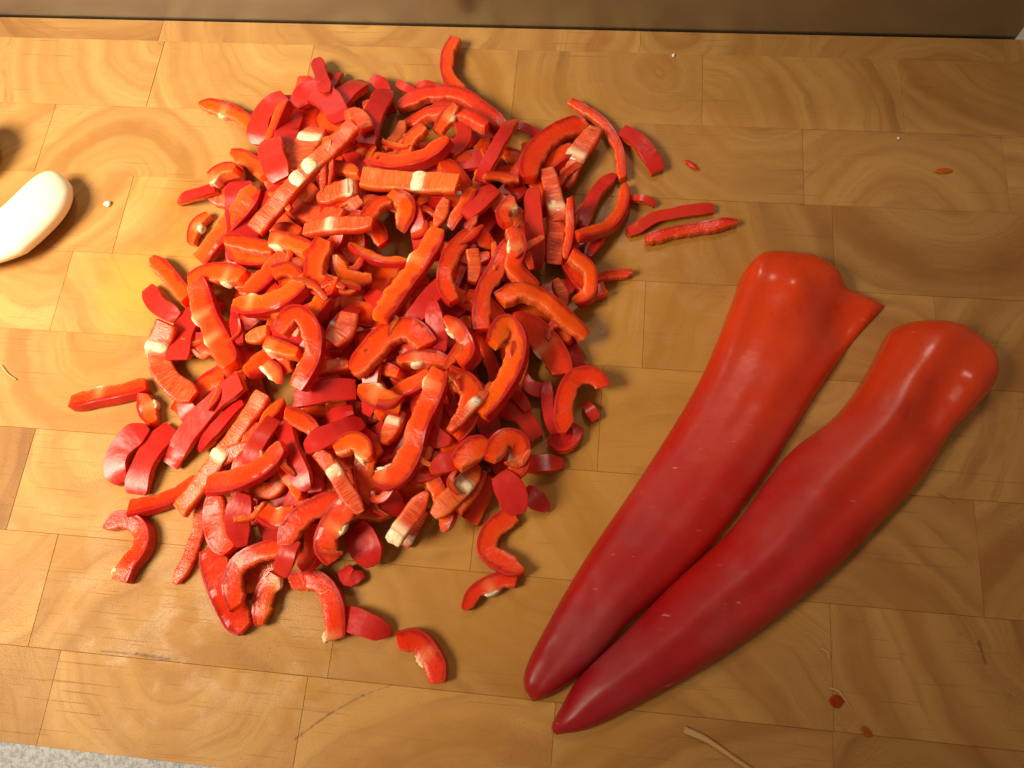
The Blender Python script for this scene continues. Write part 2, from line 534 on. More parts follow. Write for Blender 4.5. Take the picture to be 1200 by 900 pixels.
def section(W, T):
    """rounded outline of the flesh: a from inner wall (0) to skin (W), b across the slice; returns points, inner flags"""
    r = min(0.9 * MM, W * .3, T * .3); q = 0.18 * MM
    pts, tags_ = [], []
    hb = T / 2

    def add(a, b, t):
        pts.append((a, b)); tags_.append(t)
    for ang in (200, 235, 265):      # inner / -b corner, going counter-clockwise in (a,b)
        add(r + r * math.cos(math.radians(ang)), -hb + r + r * math.sin(math.radians(ang)), 0)
    for k in (.35, .68):
        add(W * k, -hb, 1)
    add(W - q, -hb, 1); add(W, -hb + q, 2)
    add(W, 0, 2)
    add(W, hb - q, 2); add(W - q, hb, 1)
    for k in (.68, .35):
        add(W * k, hb, 1)
    for ang in (95, 125, 160):
        add(r + r * math.cos(math.radians(ang)), hb - r + r * math.sin(math.radians(ang)), 0)
    for k in (.33, -.33):
        add(0, T * k, 0)
    return pts, tags_


SLICE_N = 0


def pepper_slice(kind, pts, wpx, ribs=(), label=None, group=None, warm=None, in_px=True, flip=None, lift=0.0, taper=None, thick=None, arch=None, lump=1.0, buried=False, name='pepper_slice', cat='pepper slice'):
    """kind C: cut face up, S: skin up, I: inner wall up; pts: centre line"""
    global SLICE_N
    SLICE_N += 1
    R = random.Random(1000 + SLICE_N)
    sd = SLICE_N * 3.71
    # centre line on the pile: two passes because the height shifts the point seen at a pixel
    z0 = 0.004
    if in_px:
        pc, _ = cr_spline(pts, 24)
        zz = np.full(24, z0)
    scale = MM / (3.25 if kind == 'C' else 3.35)
    width = (wpx * scale if in_px else wpx) * R.uniform(.84, 1.14)
    for it in range(3 if in_px else 1):
        if in_px:
            path = np.array([at(p[0], p[1], z)[:2] for p, z in zip(pc, zz)])
        else:
            path, _ = cr_spline(pts, 24)
        if kind == 'C':
            vert = thick or R.uniform(3.4, 5.2) * MM
        else:
            vert = thick or R.uniform(2.6, 3.6) * MM
        h = rest_heights(path, width / 2)
        t = np.linspace(-1, 1, 24)
        Lp = float(np.sum(np.linalg.norm(np.diff(path, axis=0), axis=1)))
        c1 = np.polyfit(t, h, 1)
        lim = 0.5 * Lp * math.tan(math.radians(17))
        slope = max(-lim, min(lim, c1[0]))
        fit = c1[1] + slope * t
        c2 = np.polyfit(t, h - fit, 2)[0]
        cl = 0.05 * Lp
        fit = fit + max(-cl, min(cl, 0.6 * c2)) * (t * t - .33)
        pen = np.max(h - fit)
        fit = fit + max(0.0, pen - 2.6 * MM)
        fit = np.maximum(fit, 0.0003) + lift
        # slices settle into the gaps of the loose heap: never higher than a low mound
        mx, my = path.mean(0)
        rr_ = math.hypot((mx + .058) / .115, (my - .018) / .125)
        cap = (0.004 + 0.026 * max(0.0, 1 - rr_ ** 2)) if not buried else ((0.001 + 0.011 * max(0.0, 1 - rr_ ** 2)) if buried is True else (0.002 + 0.0165 * max(0.0, 1 - rr_ ** 2)))
        over = fit.mean() - cap
        if over > 0:
            fit = np.maximum(fit - over * (.95 if buried else .7), 0.0003)
        zz = fit + vert * .8
    L = float(np.sum(np.linalg.norm(np.diff(path, axis=0), axis=1)))
    n = int(max(10, min(40, L / (1.1 * MM))))
    path2, _ = cr_spline(path[::2] if len(path) > 12 else path, n)
    tt = np.linspace(-1, 1, n)
    base = np.interp(tt, np.linspace(-1, 1, 24), fit)
    if kind == 'C':
        Wall, T = width, vert
    else:
        Wall, T = vert, width
    bow = 0.0
    if kind == 'S':
        bow = (arch if arch is not None else R.uniform(0.05, 0.12)) * L
        base = base + bow * (1 - tt ** 2)
    elif kind == 'I':
        bow = (arch if arch is not None else R.uniform(0.02, 0.05)) * L
        base = base + bow * tt ** 2
    P3 = np.column_stack([path2, base + vert / 2])
    tan = np.gradient(P3, axis=0)
    tan /= np.linalg.norm(tan, axis=1)[:, None] + 1e-12
    # which side the skin is on: the outside of the bend
    d2 = np.diff(path2, axis=0); ang = np.unwrap(np.arctan2(d2[:, 1], d2[:, 0]))
    turn = ang[-1] - ang[0]
    sgn = -1.0 if turn > 0 else 1.0      # turning left (ccw) -> skin on the right
    if flip is not None:
        sgn = flip
    roll = R.uniform(-0.22, 0.22)
    mid = len(path2) // 2
    sec, tg = section(Wall, T)
    ns = len(sec)
    verts, sco, pale = [], [], []
    s_acc = np.concatenate([[0], np.cumsum(np.linalg.norm(np.diff(P3, axis=0), axis=1))])
    skin_rows = []
    e0 = taper if taper is not None else (R.uniform(.3, .95), R.uniform(.3, .95))
    skew0, skew1 = R.uniform(-.35, .35), R.uniform(-.35, .35)
    frames = []
    for k in range(n):
        u = k / (n - 1)
        tv = Vector(tan[k]); up = Vector((0, 0, 1))
        side = up.cross(tv)
        if side.length < 1e-6:
            side = Vector((1, 0, 0))
        side.normalize(); up = tv.cross(side).normalized()
        rl = roll + 0.25 * noise.noise(Vector((u * 2.0, sd, 1.3)))
        q = Matrix.Rotation(rl, 3, tv)
        side = q @ side; up = q @ up
        if kind == 'C':
            A, B = side * sgn, up
        elif kind == 'S':
            A, B = up, side
        else:
            A, B = -up, side
        edge = min(u, 1 - u) * L
        tap = 1.0
        if u < .5:
            tap = e0[0] + (1 - e0[0]) * min(1, edge / (5 * MM)) ** .7
        else:
            tap = e0[1] + (1 - e0[1]) * min(1, edge / (5 * MM)) ** .7
        lumpy = lump * (noise.noise(Vector((s_acc[k] * 130, sd, 0))) * 0.9 + 0.5 * noise.noise(Vector((s_acc[k] * 420, sd, 4))) + .35 * noise.noise(Vector((s_acc[k] * 1100, sd, 7)))) * MM
        wob = noise.noise(Vector((s_acc[k] * 110, sd, 9))) * 0.55 * MM
        tvar = 1 + 0.16 * noise.noise(Vector((s_acc[k] * 90, sd, 14)))
        pl = 0.0
        for rb in ribs:
            pl = max(pl, math.exp(-(((u - rb) * L) / (1.9 * MM)) ** 2))
        frames.append((Vector(P3[k]), tv, A, B, tap, tvar, wob))
        rowskin = []
        for (a, b), tgk in zip(sec, tg):
            fa = a / Wall
            aa = a * (tap if kind == 'C' else .5 + .5 * tap) - Wall / 2 + (1 - tap) * Wall * .5 * (1 if kind == 'C' else 0)
            aa += -lumpy * (1 - fa) - pl * 1.0 * MM * (1 - fa)
            bb = b * tvar * (tap if kind != 'C' else 1.0) + wob
            jit = 0.12 * MM * noise.noise(Vector((s_acc[k] * 900 + a * 500, b * 900, sd)))
            sk = 0.0
            if u < .2:
                sk = skew0 * aa * (1 - u / .2)
            elif u > .8:
                sk = skew1 * aa * ((u - .8) / .2)
            p = Vector(P3[k]) + A * (aa + jit) + B * (bb + jit) + tv * sk
            verts.append(p); sco.append((s_acc[k] / MM, b / MM, fa)); pale.append(pl * (1 - fa) ** .8)
    # end caps, two rings so that the ends look cut and a little domed
    faces, mi = [], []
    for k in range(n - 1):
        for j in range(ns):
            j2 = (j + 1) % ns
            faces.append((k * ns + j, k * ns + j2, (k + 1) * ns + j2, (k + 1) * ns + j))
            mi.append(1 if tg[j] == 0 and tg[j2] == 0 and kind == 'I' else (1 if tg[j] == 0 and tg[j2] == 0 else 0))
    for k, dirn in ((0, -1), (n - 1, 1)):
        c = sum((verts[k * ns + j] for j in range(ns)), Vector()) / ns
        ci = len(verts)
        verts.append(c + Vector(tan[k]) * dirn * 0.35 * MM); sco.append((s_acc[k] / MM, 0, .5)); pale.append(0)
        for j in range(ns):
            j2 = (j + 1) % ns
            faces.append((k * ns + j2, k * ns + j, ci) if dirn < 0 else (k * ns + j, k * ns + j2, ci)); mi.append(0)
    # if (A,B,tan) is left-handed turn the faces over
    A0, B0 = frames[mid][2], frames[mid][3]
    if A0.cross(B0).dot(frames[mid][1]) < 0:
        faces = [tuple(reversed(f)) for f in faces]
    org = Vector((P3[mid][0], P3[mid][1], max(0.0, min(v.z for v in verts))))
    # keep everything above the board
    for v in verts:
        if v.z < 0.0002:
            v.z = 0.0002 + (v.z - 0.0002) * 0.02
    root = empty(name, org)
    wv = (R.betavariate(1.2, 1.6) if warm is None else warm) * .74 + .06
    fl = mesh_obj('flesh', [v - org for v in verts], faces, [M_FLESH, M_INNER], root, mi, 42, sco, pale)
    fl['warm'] = float(wv)
    # skin: thin slab on the outer face
    sv, ssco, sf = [], [], []
    io = [j for j in range(ns) if tg[j] == 2]
    io = [io[0] - 1] + io + [io[-1] + 1]
    m = len(io)
    for k in range(n):
        A, B = frames[k][2], frames[k][3]
        for layer in (0, 1):
            for j in io:
                p = verts[k * ns + j]
                out = 0.22 * MM if layer == 0 else -0.45 * MM
                b = sec[j][1]
                sv.append(p + A * out + B * (math.copysign(0.05 * MM, b) if abs(b) > T * .3 else 0))
                ssco.append((s_acc[k] / MM, b / MM, 1))
    for k in range(n - 1):
        o0, o1 = k * 2 * m, (k + 1) * 2 * m
        for j in range(m - 1):
            sf.append((o0 + j, o0 + j + 1, o1 + j + 1, o1 + j))
            sf.append((o0 + m + j + 1, o0 + m + j, o1 + m + j, o1 + m + j + 1))
        sf.append((o0 + m - 1, o0 + 2 * m - 1, o1 + 2 * m - 1, o1 + m - 1))
        sf.append((o0 + m, o0, o1, o1 + m))
    for k, rv in ((0, 0), (n - 1, 1)):
        o0 = k * 2 * m
        loop = [o0 + j for j in range(m)] + [o0 + m + j for j in reversed(range(m))]
        sf.append(tuple(loop) if rv else tuple(reversed(loop)))
    for v in sv:
        if v.z < 0.0001:
            v.z = 0.0001 + (v.z - 0.0001) * 0.02
    if A0.cross(B0).dot(frames[mid][1]) < 0:
        sf = [tuple(reversed(f)) for f in sf]
    mesh_obj('skin', [v - org for v in sv], sf, M_SKIN, root, None, 36, ssco)
    # white ribs: soft lumps of pith on the inner wall
    for rb in ribs:
        k = min(n - 1, max(0, int(round(rb * (n - 1)))))
        c, tv, A, B, tap, tvar, wob = frames[k]
        a0 = -Wall / 2 + (1 - tap) * Wall * .5 * (1 if kind == 'C' else 0)
        c = c + A * (a0 + 0.1 * MM) + B * wob
        ra, rbb, rt = R.uniform(.8, 1.3) * MM, T * .5 * tvar * R.uniform(.9, 1.02), R.uniform(2.0, 3.2) * MM
        rv, rf = [], []
        NU, NV = 10, 8
        for i in range(NU):
            for j in range(NV):
                th = 2 * math.pi * i / NU; ph = math.pi * (j + .5) / NV
                x = math.cos(th) * math.sin(ph) ** .5; y = math.sin(th) * math.sin(ph) ** .5; z = math.copysign(abs(math.cos(ph)) ** .6, math.cos(ph))
                nn = 1 + .38 * noise.noise(Vector((x * 1.5 + sd, y * 1.5, z * 1.5 + rb * 9)))
                p = c + tv * (x * rt * nn) + A * (y * ra * nn) + B * (z * rbb * (0.94 + .06 * nn))
                if p.z < 0.0003:
                    p.z = 0.0003
                rv.append(p - org)
        for i in range(NU):
            for j in range(NV - 1):
                i2 = (i + 1) % NU
                rf.append((i * NV + j, i * NV + j + 1, i2 * NV + j + 1, i2 * NV + j))
        rf.append(tuple(i * NV for i in range(NU))); rf.append(tuple(i * NV + NV - 1 for i in reversed(range(NU))))
        mesh_obj('white_rib', rv, rf, M_RIB, root, None, 60)
    # raise the pile where this slice lies
    hw = width / 2
    for k in range(n):
        x, y = path2[k]; top = base[k] + vert * .92
        i0, i1, j0, j1 = hf_patch(x, y, hw)
        gx = GX0 + (np.arange(i0, i1) + .5) * CELL; gy = GY0 + (np.arange(j0, j1) + .5) * CELL
        d = np.hypot(gx[:, None] - x, gy[None, :] - y)
        sub = HF[i0:i1, j0:j1]
        sub[d < hw] = np.maximum(sub[d < hw], top)
    tag(root, label, cat, group)
    return root


# the slices of the heap, from the board upwards: kind, layer, width, centre line in the photograph's pixels, options
HEAP = [(255, 130), (380, 95), (540, 110), (690, 160), (705, 270), (680, 380), (670, 470), (620, 570), (480, 630), (340, 700),
        (255, 690), (180, 585), (190, 470), (210, 350), (245, 240)]


def in_heap(x, y, shrink):
    cx_, cy_ = 440.0, 385.0
    x, y = cx_ + (x - cx_) / shrink, cy_ + (y - cy_) / shrink
    c = False
    for i in range(len(HEAP)):
        (x1, y1), (x2, y2) = HEAP[i], HEAP[i - 1]
        if (y1 > y) != (y2 > y) and x < (x2 - x1) * (y - y1) / (y2 - y1) + x1:
            c = not c
    return c


G_FILL = 'pepper slices buried in the heap'
G_HEAP = 'pepper slices in the chopped heap'
FILL, MIDFILL = [], []
for shrink, count in ((0.93, 62), (0.64, 22), (0.40, 6)):
    k = 0
    while k < count:
        x, y = rng.uniform(160, 720), rng.uniform(90, 720)
        if not in_heap(x, y, shrink):
            continue
        k += 1
        a = rng.uniform(0, 6.283); ln = rng.uniform(38, 62); bend = rng.uniform(-28, 28)
        dx, dy = math.cos(a), math.sin(a)
        kd = rng.choice('CCSI')
        P_ = [(x - dx * ln, y - dy * ln), (x - dy * bend, y + dx * bend), (x + dx * ln, y + dy * ln)]
        wm = round(rng.uniform(.05, .8), 2)
        FILL.append((kd, P_, rng.uniform(29, 38), wm))

while len(MIDFILL) < 64:
    x, y = rng.uniform(160, 720), rng.uniform(90, 720)
    if in_heap(x, y, 0.86):
        a = rng.uniform(0, 6.283); ln = rng.uniform(24, 46); bend = rng.uniform(-26, 26)
        dx, dy = math.cos(a), math.sin(a)
        P_ = [(x - dx * ln, y - dy * ln), (x - dx * ln * .5 - dy * bend * .8, y - dy * ln * .5 + dx * bend * .8),
              (x + dx * ln * .5 - dy * bend, y + dy * ln * .5 + dx * bend), (x + dx * ln, y + dy * ln)]
        MIDFILL.append((rng.choice('CCCSI'), P_, rng.uniform(16, 23), round(rng.uniform(.1, .9), 2)))

TRACED = [
    # --- steel panel side
    ('C', 1, 22, [(233, 121), (262, 126), (290, 142), (306, 165)], dict(ribs=(.35,), warm=.8, taper=(.2, .9), flip=1, label='red pepper slice with pale thin tip pointing from the heap toward the steel panel')),
    ('S', 1, 30, [(300, 168), (312, 138), (337, 113)], {}),
    ('S', 3, 20, [(371, 68), (377, 90), (384, 112)], dict(label='short red strip standing up at heap edge beside a tiny spike, toward steel panel', lift=.004, arch=.02)),
    ('S', 2, 11, [(401, 84), (394, 96), (387, 108)], dict(label='tiny red pepper spike poking out of the heap toward the steel panel', taper=(.25, .9))),
    ('S', 1, 34, [(388, 128), (410, 112), (430, 95)], {}),
    ('S', 2, 32, [(345, 122), (365, 110), (388, 122), (402, 145)], dict(label='broad glossy red pepper piece with skin highlight behind the long striped strip')),
    ('S', 1, 22, [(436, 92), (450, 106), (457, 132)], {}),
    ('C', 2, 15, [(338, 120), (325, 150), (312, 174)], dict(warm=.5)),
    ('S', 1, 28, [(346, 130), (338, 160), (330, 200)], {}),
    ('I', 2, 36, [(345, 198), (357, 172), (373, 150)], dict(ribs=(.75,), warm=.4)),
    ('I', 4, 24, [(415, 150), (376, 189), (341, 224), (293, 275)], dict(ribs=(.40, .53), warm=.35, arch=.005, lift=.003, taper=(.95, .95), label='long straight pepper strip with striped inner wall and white ribs crossing the heap top')),
    ('I', 3, 20, [(404, 137), (420, 134), (433, 154)], dict(warm=.2)),
    ('S', 2, 26, [(454, 106), (441, 140), (428, 174)], {}),
    ('I', 3, 20, [(470, 138), (463, 158), (450, 178)], dict(warm=.7)),
    ('C', 2, 25, [(270, 178), (293, 188), (314, 208)], dict(warm=.6)),
    ('C', 1, 20, [(250, 214), (265, 204), (284, 205)], dict(ribs=(.1,), warm=.6)),
    ('S', 1, 15, [(208, 237), (230, 229), (256, 221)], dict(taper=(.3, .9), arch=.03, label='small red pepper finger pointing out of the heap toward the garlic clove')),
    ('C', 3, 27, [(298, 217), (276, 246), (251, 275), (228, 304)], dict(warm=.55, taper=(.6, .95), label='wide smooth orange-red strip beside the lower end of the long striped strip')),
    ('S', 2, 20, [(300, 238), (320, 226), (342, 214)], {}),
    ('S', 2, 34, [(318, 164), (322, 186), (330, 212)], {}),
    ('C', 2, 18, [(224, 285), (231, 262), (246, 250)], dict(warm=.75, ribs=(.5,))),
    # --- behind / right of the crest
    ('C', 2, 19, [(534, 43), (525, 62), (525, 84), (538, 104), (551, 114)], dict(warm=.45, taper=(.8, .35), lift=.002, label='slim curved red slice standing out of the heap right against the steel panel')),
    ('C', 2, 23, [(467, 128), (503, 114), (540, 117), (572, 138), (595, 156)], dict(warm=.05, label='long dark red arched slice on the heap below the slim slice at the steel panel')),
    ('C', 2, 18, [(475, 143), (503, 132), (537, 133), (575, 155)], dict(warm=.1)),
    ('S', 1, 14, [(467, 98), (480, 107), (494, 113)], {}),
    ('S', 1, 12, [(488, 101), (500, 101), (513, 104)], {}),
    ('C', 3, 19, [(536, 122), (522, 140), (513, 157)], dict(ribs=(.4,), warm=.55)),
    ('C', 3, 22, [(432, 186), (466, 188), (497, 182), (531, 161)], dict(warm=.3)),
    ('I', 4, 30, [(424, 206), (460, 209), (500, 211), (541, 212)], dict(ribs=(.6,), warm=.9, arch=.0, taper=(1, .9), label='broad orange pepper strip with pale rib lying level on heap, beside long striped strip')),
    ('S', 1, 30, [(520, 182), (552, 166), (590, 150)], {}),
    ('S', 1, 34, [(500, 196), (535, 191), (572, 186)], {}),
    ('S', 2, 24, [(602, 140), (593, 165), (579, 190), (562, 216)], {}),
    ('S', 1, 14, [(604, 146), (618, 152), (633, 161)], {}),
    ('C', 3, 12, [(566, 203), (586, 205), (609, 208)], dict(warm=.5)),
    ('C', 2, 26, [(686, 142), (660, 151), (638, 166), (623, 188), (620, 214)], dict(warm=.15)),
    ('I', 3, 24, [(697, 152), (676, 182), (660, 224)], dict(ribs=(.5,), warm=.3, arch=.0, label='striped inner-wall strip with white rib inside the big open ring at heap edge')),
    ('C', 2, 15, [(668, 118), (703, 141), (724, 172), (730, 214)], dict(warm=.3, taper=(.8, .9), label='thin red arc curving around the heap corner between steel panel and pepper halves')),
    ('C', 2, 17, [(732, 216), (729, 244), (710, 266), (672, 279)], dict(warm=.4, label='thin red hook that continues the open ring at the heap edge facing the pepper halves')),
    ('S', 1, 22, [(721, 203), (697, 230), (682, 268)], {}),
    ('S', 1, 23, [(729, 154), (751, 173), (772, 203)], dict(taper=(.9, .9), label='dark red skin-side-up strip with pale cut tip lying just outside the open ring')),
    ('S', 0, 12, [(737, 232), (752, 235), (768, 240)], {}),
    ('S', 0, 16, [(736, 272), (775, 254), (841, 243)], dict(arch=.03, label='dark red strip lying on bare board off the heap, the upper of a touching pair')),
    ('C', 0, 15, [(757, 280), (800, 270), (869, 259)], dict(warm=.05, thick=.0042, taper=(.6, .4), label='red strip with pale edge, lower of the touching pair on bare board off the heap')),
    ('S', 2, 22, [(625, 222), (627, 262), (629, 318)], {}),
    ('I', 3, 24, [(641, 198), (652, 248), (648, 312)], dict(ribs=(.45,), warm=.15, arch=.0, label='upright striped dark red strip with pale rib on heap flank facing the pepper halves')),
    ('C', 1, 12, [(668, 232), (668, 270), (662, 308)], {}),
    ('S', 1, 14, [(688, 300), (700, 285), (708, 268)], {}),
    ('C', 0, 11, [(698, 326), (720, 322), (743, 318)], dict(warm=.1, thick=.004)),
    # --- centre
    ('C', 2, 20, [(264, 284), (292, 290), (327, 299)], dict(warm=.4)),
    ('C', 3, 22, [(334, 298), (311, 322), (286, 344)], dict(warm=.45)),
    ('C', 2, 24, [(224, 332), (255, 321), (292, 328)], dict(warm=.5, ribs=(.7,))),
    ('C', 3, 19, [(317, 268), (338, 268), (358, 274)], dict(warm=.5)),
    ('I', 4, 22, [(358, 269), (392, 264), (440, 262)], dict(ribs=(.42,), warm=.35, arch=.0)),
    ('C', 3, 22, [(321, 285), (345, 291), (369, 302)], dict(ribs=(.2,), warm=.8)),
    ('C', 4, 24, [(382, 284), (371, 310), (374, 333), (400, 337)], dict(warm=.4)),
    ('C', 3, 18, [(393, 296), (400, 318), (419, 327), (437, 325)], dict(warm=.95)),
    ('C', 4, 14, [(409, 287), (440, 301), (479, 303)], dict(warm=1.0, label='thin bright orange arc resting on the middle of the heap')),
    ('C', 3, 22, [(455, 229), (475, 240), (468, 270)], dict(warm=1.0)),
    ('I', 3, 34, [(373, 235), (395, 226), (422, 222)], dict(ribs=(.8,), warm=.4)),
    ('C', 3, 18, [(379, 197), (400, 198), (424, 206)], dict(ribs=(.05,), warm=.8)),
    ('I', 3, 18, [(522, 230), (517, 248), (510, 268)], dict(warm=.6)),
    ('C', 4, 25, [(277, 358), (310, 358), (340, 346), (363, 328)], dict(ribs=(.25,), warm=.75, label='orange pepper slice with pale bumpy edge lying over the heap toward the garlic clove')),
    ('C', 3, 22, [(387, 343), (376, 358), (364, 376)], dict(warm=.85)),
    ('C', 2, 20, [(323, 324), (338, 316), (352, 326)], dict(warm=.6)),
    ('C', 4, 23, [(328, 390), (346, 368), (365, 386), (365, 420), (345, 458)], dict(warm=.3, lift=.002, label='thick red hook bent like an upside-down U on the heap top')),
    ('C', 3, 20, [(312, 402), (330, 409), (352, 416)], dict(warm=.85, ribs=(.2,))),
    ('I', 3, 16, [(350, 433), (380, 430), (413, 427)], dict(ribs=(.15,), warm=.5)),
    ('C', 4, 26, [(500, 404), (480, 386), (455, 391), (432, 414), (411, 441)], dict(warm=.35, label='bold smooth red-orange arch lying across the centre of the heap')),
    ('C', 4, 28, [(512, 268), (496, 300), (470, 336), (442, 379)], dict(warm=.9, ribs=(.35,), lump=1.8, flip=1, label='long lumpy orange slice running over the crest of the heap')),
    ('S', 3, 26, [(526, 325), (506, 350), (478, 381)], {}),
    ('C', 4, 21, [(578, 287), (553, 272), (529, 295), (521, 330), (535, 357)], dict(warm=.2, label='red flesh hook shaped like a letter C near the heap crest')),
    ('I', 2, 18, [(552, 290), (555, 315), (552, 335)], {}),
    ('C', 3, 25, [(600, 280), (581, 315), (566, 345), (562, 392)], dict(warm=.3)),
    ('C', 3, 24, [(597, 270), (607, 292), (602, 318), (630, 340)], dict(warm=.35, ribs=(.3,), flip=1)),
    ('C', 3, 19, [(585, 352), (610, 343), (638, 354), (668, 380), (687, 398)], dict(warm=.75, taper=(.95, .6), label='smooth orange-red arc at heap edge level with the pepper shoulders')),
    ('C', 2, 16, [(668, 300), (689, 317), (690, 343), (672, 357)], dict(warm=.7, label='small orange hook at the heap edge facing the pepper halves')),
    ('I', 2, 18, [(651, 328), (658, 342), (661, 358)], {}),
    ('C', 2, 30, [(600, 374), (630, 392), (650, 415), (660, 442)], dict(warm=.2, ribs=(.55,))),
    ('S', 1, 22, [(650, 385), (668, 410), (680, 440)], {}),
    ('C', 5, 22, [(576, 400), (591, 378), (606, 396), (601, 430), (581, 466), (560, 494)], dict(warm=.95, label='glowing orange arch draped down the heap toward the tips of the pepper halves')),
    ('I', 4, 12, [(575, 450), (552, 478), (524, 507)], dict(ribs=(.45,), warm=.2, arch=0.)),
    ('S', 3, 26, [(511, 360), (514, 388), (517, 418)], dict(arch=.03, label='short pinkish-red piece with wet highlight sunk between orange slices at the heap centre')),
    ('C', 4, 18, [(522, 376), (540, 391), (550, 412), (536, 427)], dict(warm=.4, ribs=(.25,), taper=(.3, .9))),
    ('C', 3, 20, [(465, 422), (500, 418), (530, 428)], dict(warm=.5, ribs=(.35,))),
    ('C', 5, 27, [(516, 433), (506, 461), (490, 496), (478, 536), (458, 560), (431, 556)], dict(warm=.45, ribs=(.12, .95), lump=1.7, label='big lumpy red slice bent like a J in front of the heap crest')),
    ('C', 3, 24, [(525, 440), (551, 456), (546, 486), (529, 512)], dict(warm=.5)),
    ('C', 4, 27, [(420, 456), (445, 466), (471, 476)], dict(ribs=(.35,), warm=.9, label='stubby orange chunk with pale top in the heap middle')),
    ('I', 3, 26, [(471, 482), (459, 500), (450, 522)], dict(ribs=(.35,), warm=.5)),
    ('S', 3, 32, [(350, 471), (385, 463), (419, 455)], {}),
    ('S', 4, 29, [(358, 526), (390, 511), (426, 494)], dict(label='plain wide red skin-side-up strip above the piece with a bright white square rib')),
    ('S', 3, 18, [(372, 492), (390, 485), (413, 478)], {}),
    ('I', 4, 22, [(372, 530), (392, 553), (406, 576), (423, 602)], dict(ribs=(.4,), warm=.15, arch=.0, label='slim wet strip with one bright white square rib low on the heap')),
    ('C', 4, 22, [(397, 531), (419, 521), (438, 542)], dict(warm=.85, ribs=(.85,))),
    ('S', 3, 24, [(337, 500), (348, 536), (362, 577)], {}),
    ('C', 3, 22, [(334, 482), (350, 490), (370, 506)], dict(warm=.5)),
    ('C', 3, 20, [(331, 469), (318, 485), (305, 497)], dict(warm=.8)),
    ('C', 4, 18, [(311, 424), (321, 434), (326, 448)], dict(ribs=(.2, .6), warm=.8)),
    ('C', 3, 18, [(455, 232), (440, 245), (428, 268)], dict(warm=.3)),
    ('S', 2, 24, [(478, 232), (488, 260), (490, 290)], {}),
    ('C', 3, 18, [(552, 215), (540, 240), (525, 265)], dict(warm=.5)),
    ('S', 3, 26, [(580, 222), (562, 245), (545, 262)], {}),
    ('C', 3, 20, [(600, 225), (590, 250), (596, 268)], dict(warm=.3, ribs=(.3,))),
    ('S', 2, 24, [(385, 395), (400, 380), (418, 360)], {}),
    ('S', 2, 22, [(430, 345), (445, 355), (452, 375)], {}),
    ('I', 2, 22, [(388, 400), (402, 385), (410, 365)], dict(warm=.2)),
    # --- garlic side
    ('C', 1, 25, [(83, 471), (112, 464), (145, 458), (174, 449)], dict(warm=.3, ribs=(.38,), taper=(.7, .8), flip=-1, label='red pepper slice with white nub reaching out furthest from the heap over bare board')),
    ('C', 1, 25, [(168, 460), (172, 480), (181, 498)], dict(warm=.7, ribs=(.4,))),
    ('I', 3, 34, [(197, 380), (184, 414), (200, 448), (234, 469)], dict(ribs=(.25,), warm=.25, label='curved wet inner-wall slice with white nub near the slice reaching furthest over bare board')),
    ('C', 2, 25, [(179, 303), (200, 325), (223, 354)], dict(warm=.5, taper=(.4, .9))),
    ('S', 1, 26, [(173, 338), (187, 358), (211, 374)], dict(label='pink-red skin-side-up slice at the heap edge below the garlic clove')),
    ('C', 4, 30, [(230, 330), (241, 365), (258, 400), (277, 436)], dict(ribs=(.35, .62), warm=.3, flip=1, label='wide red slice with two bright white nubs facing the garlic')),
    ('S', 2, 16, [(271, 364), (280, 385), (286, 408)], {}),
    ('I', 2, 20, [(288, 396), (302, 392), (317, 388)], {}),
    ('S', 4, 29, [(283, 446), (251, 475), (221, 510), (196, 549)], dict(arch=.05, taper=(.85, .85), label='long smooth red strip, skin side up, parallel to the striped strip with a white rib')),
    ('I', 5, 24, [(307, 462), (276, 508), (241, 556), (204, 604)], dict(ribs=(.52,), warm=.55, arch=.0, taper=(.95, .95), label='long striped orange strip with one cream rib, on the heap side toward the worktop')),
    ('S', 3, 20, [(233, 528), (260, 500), (289, 470)], {}),
    ('S', 1, 29, [(172, 500), (147, 524), (138, 548), (143, 569)], dict(label='dark red curled slice, skin side up, at the heap edge beside the long smooth strip')),
    ('S', 2, 34, [(200, 502), (179, 530), (165, 560), (158, 582)], {}),
    ('C', 3, 20, [(149, 595), (185, 588), (216, 573), (233, 558)], dict(warm=.2)),
    ('C', 3, 22, [(247, 569), (285, 562), (313, 548), (338, 521)], dict(warm=.25)),
    ('S', 2, 24, [(320, 495), (305, 520), (290, 546)], {}),
    ('I', 1, 16, [(330, 500), (322, 516), (318, 530)], dict(warm=.0)),
    ('S', 1, 26, [(215, 470), (222, 485), (232, 500)], {}),
    # --- worktop side
    ('C', 0, 24, [(124, 620), (144, 609), (165, 620), (167, 640), (150, 664), (139, 686)], dict(warm=.15, taper=(.15, .95), ribs=(.93,), label='lone hooked red slice on bare board at the heap corner toward the worktop')),
    ('I', 2, 19, [(234, 590), (227, 635), (203, 688)], dict(warm=.2, arch=.0, label='narrow striped strip hanging off the heap beside the lone hooked slice')),
    ('C', 2, 28, [(250, 580), (252, 610), (261, 634), (276, 648)], dict(warm=.25)),
    ('S', 2, 30, [(286, 578), (280, 610), (283, 642)], {}),
    ('C', 1, 30, [(247, 640), (256, 676), (270, 710), (288, 742)], dict(warm=.1, thick=.005, taper=(.8, .5), label='large pale red slice lying flat at the heap foot, pointed lower end')),
    ('C', 3, 25, [(283, 712), (276, 686), (285, 661), (310, 648), (346, 638)], dict(warm=.25, label='red arch-shaped slice at the heap foot above the large flat pointed slice')),
    ('S', 4, 20, [(345, 633), (337, 652), (327, 673)], {}),
    ('C', 1, 23, [(322, 672), (309, 696), (305, 736)], dict(warm=.5, lump=1.6, ribs=(.1,))),
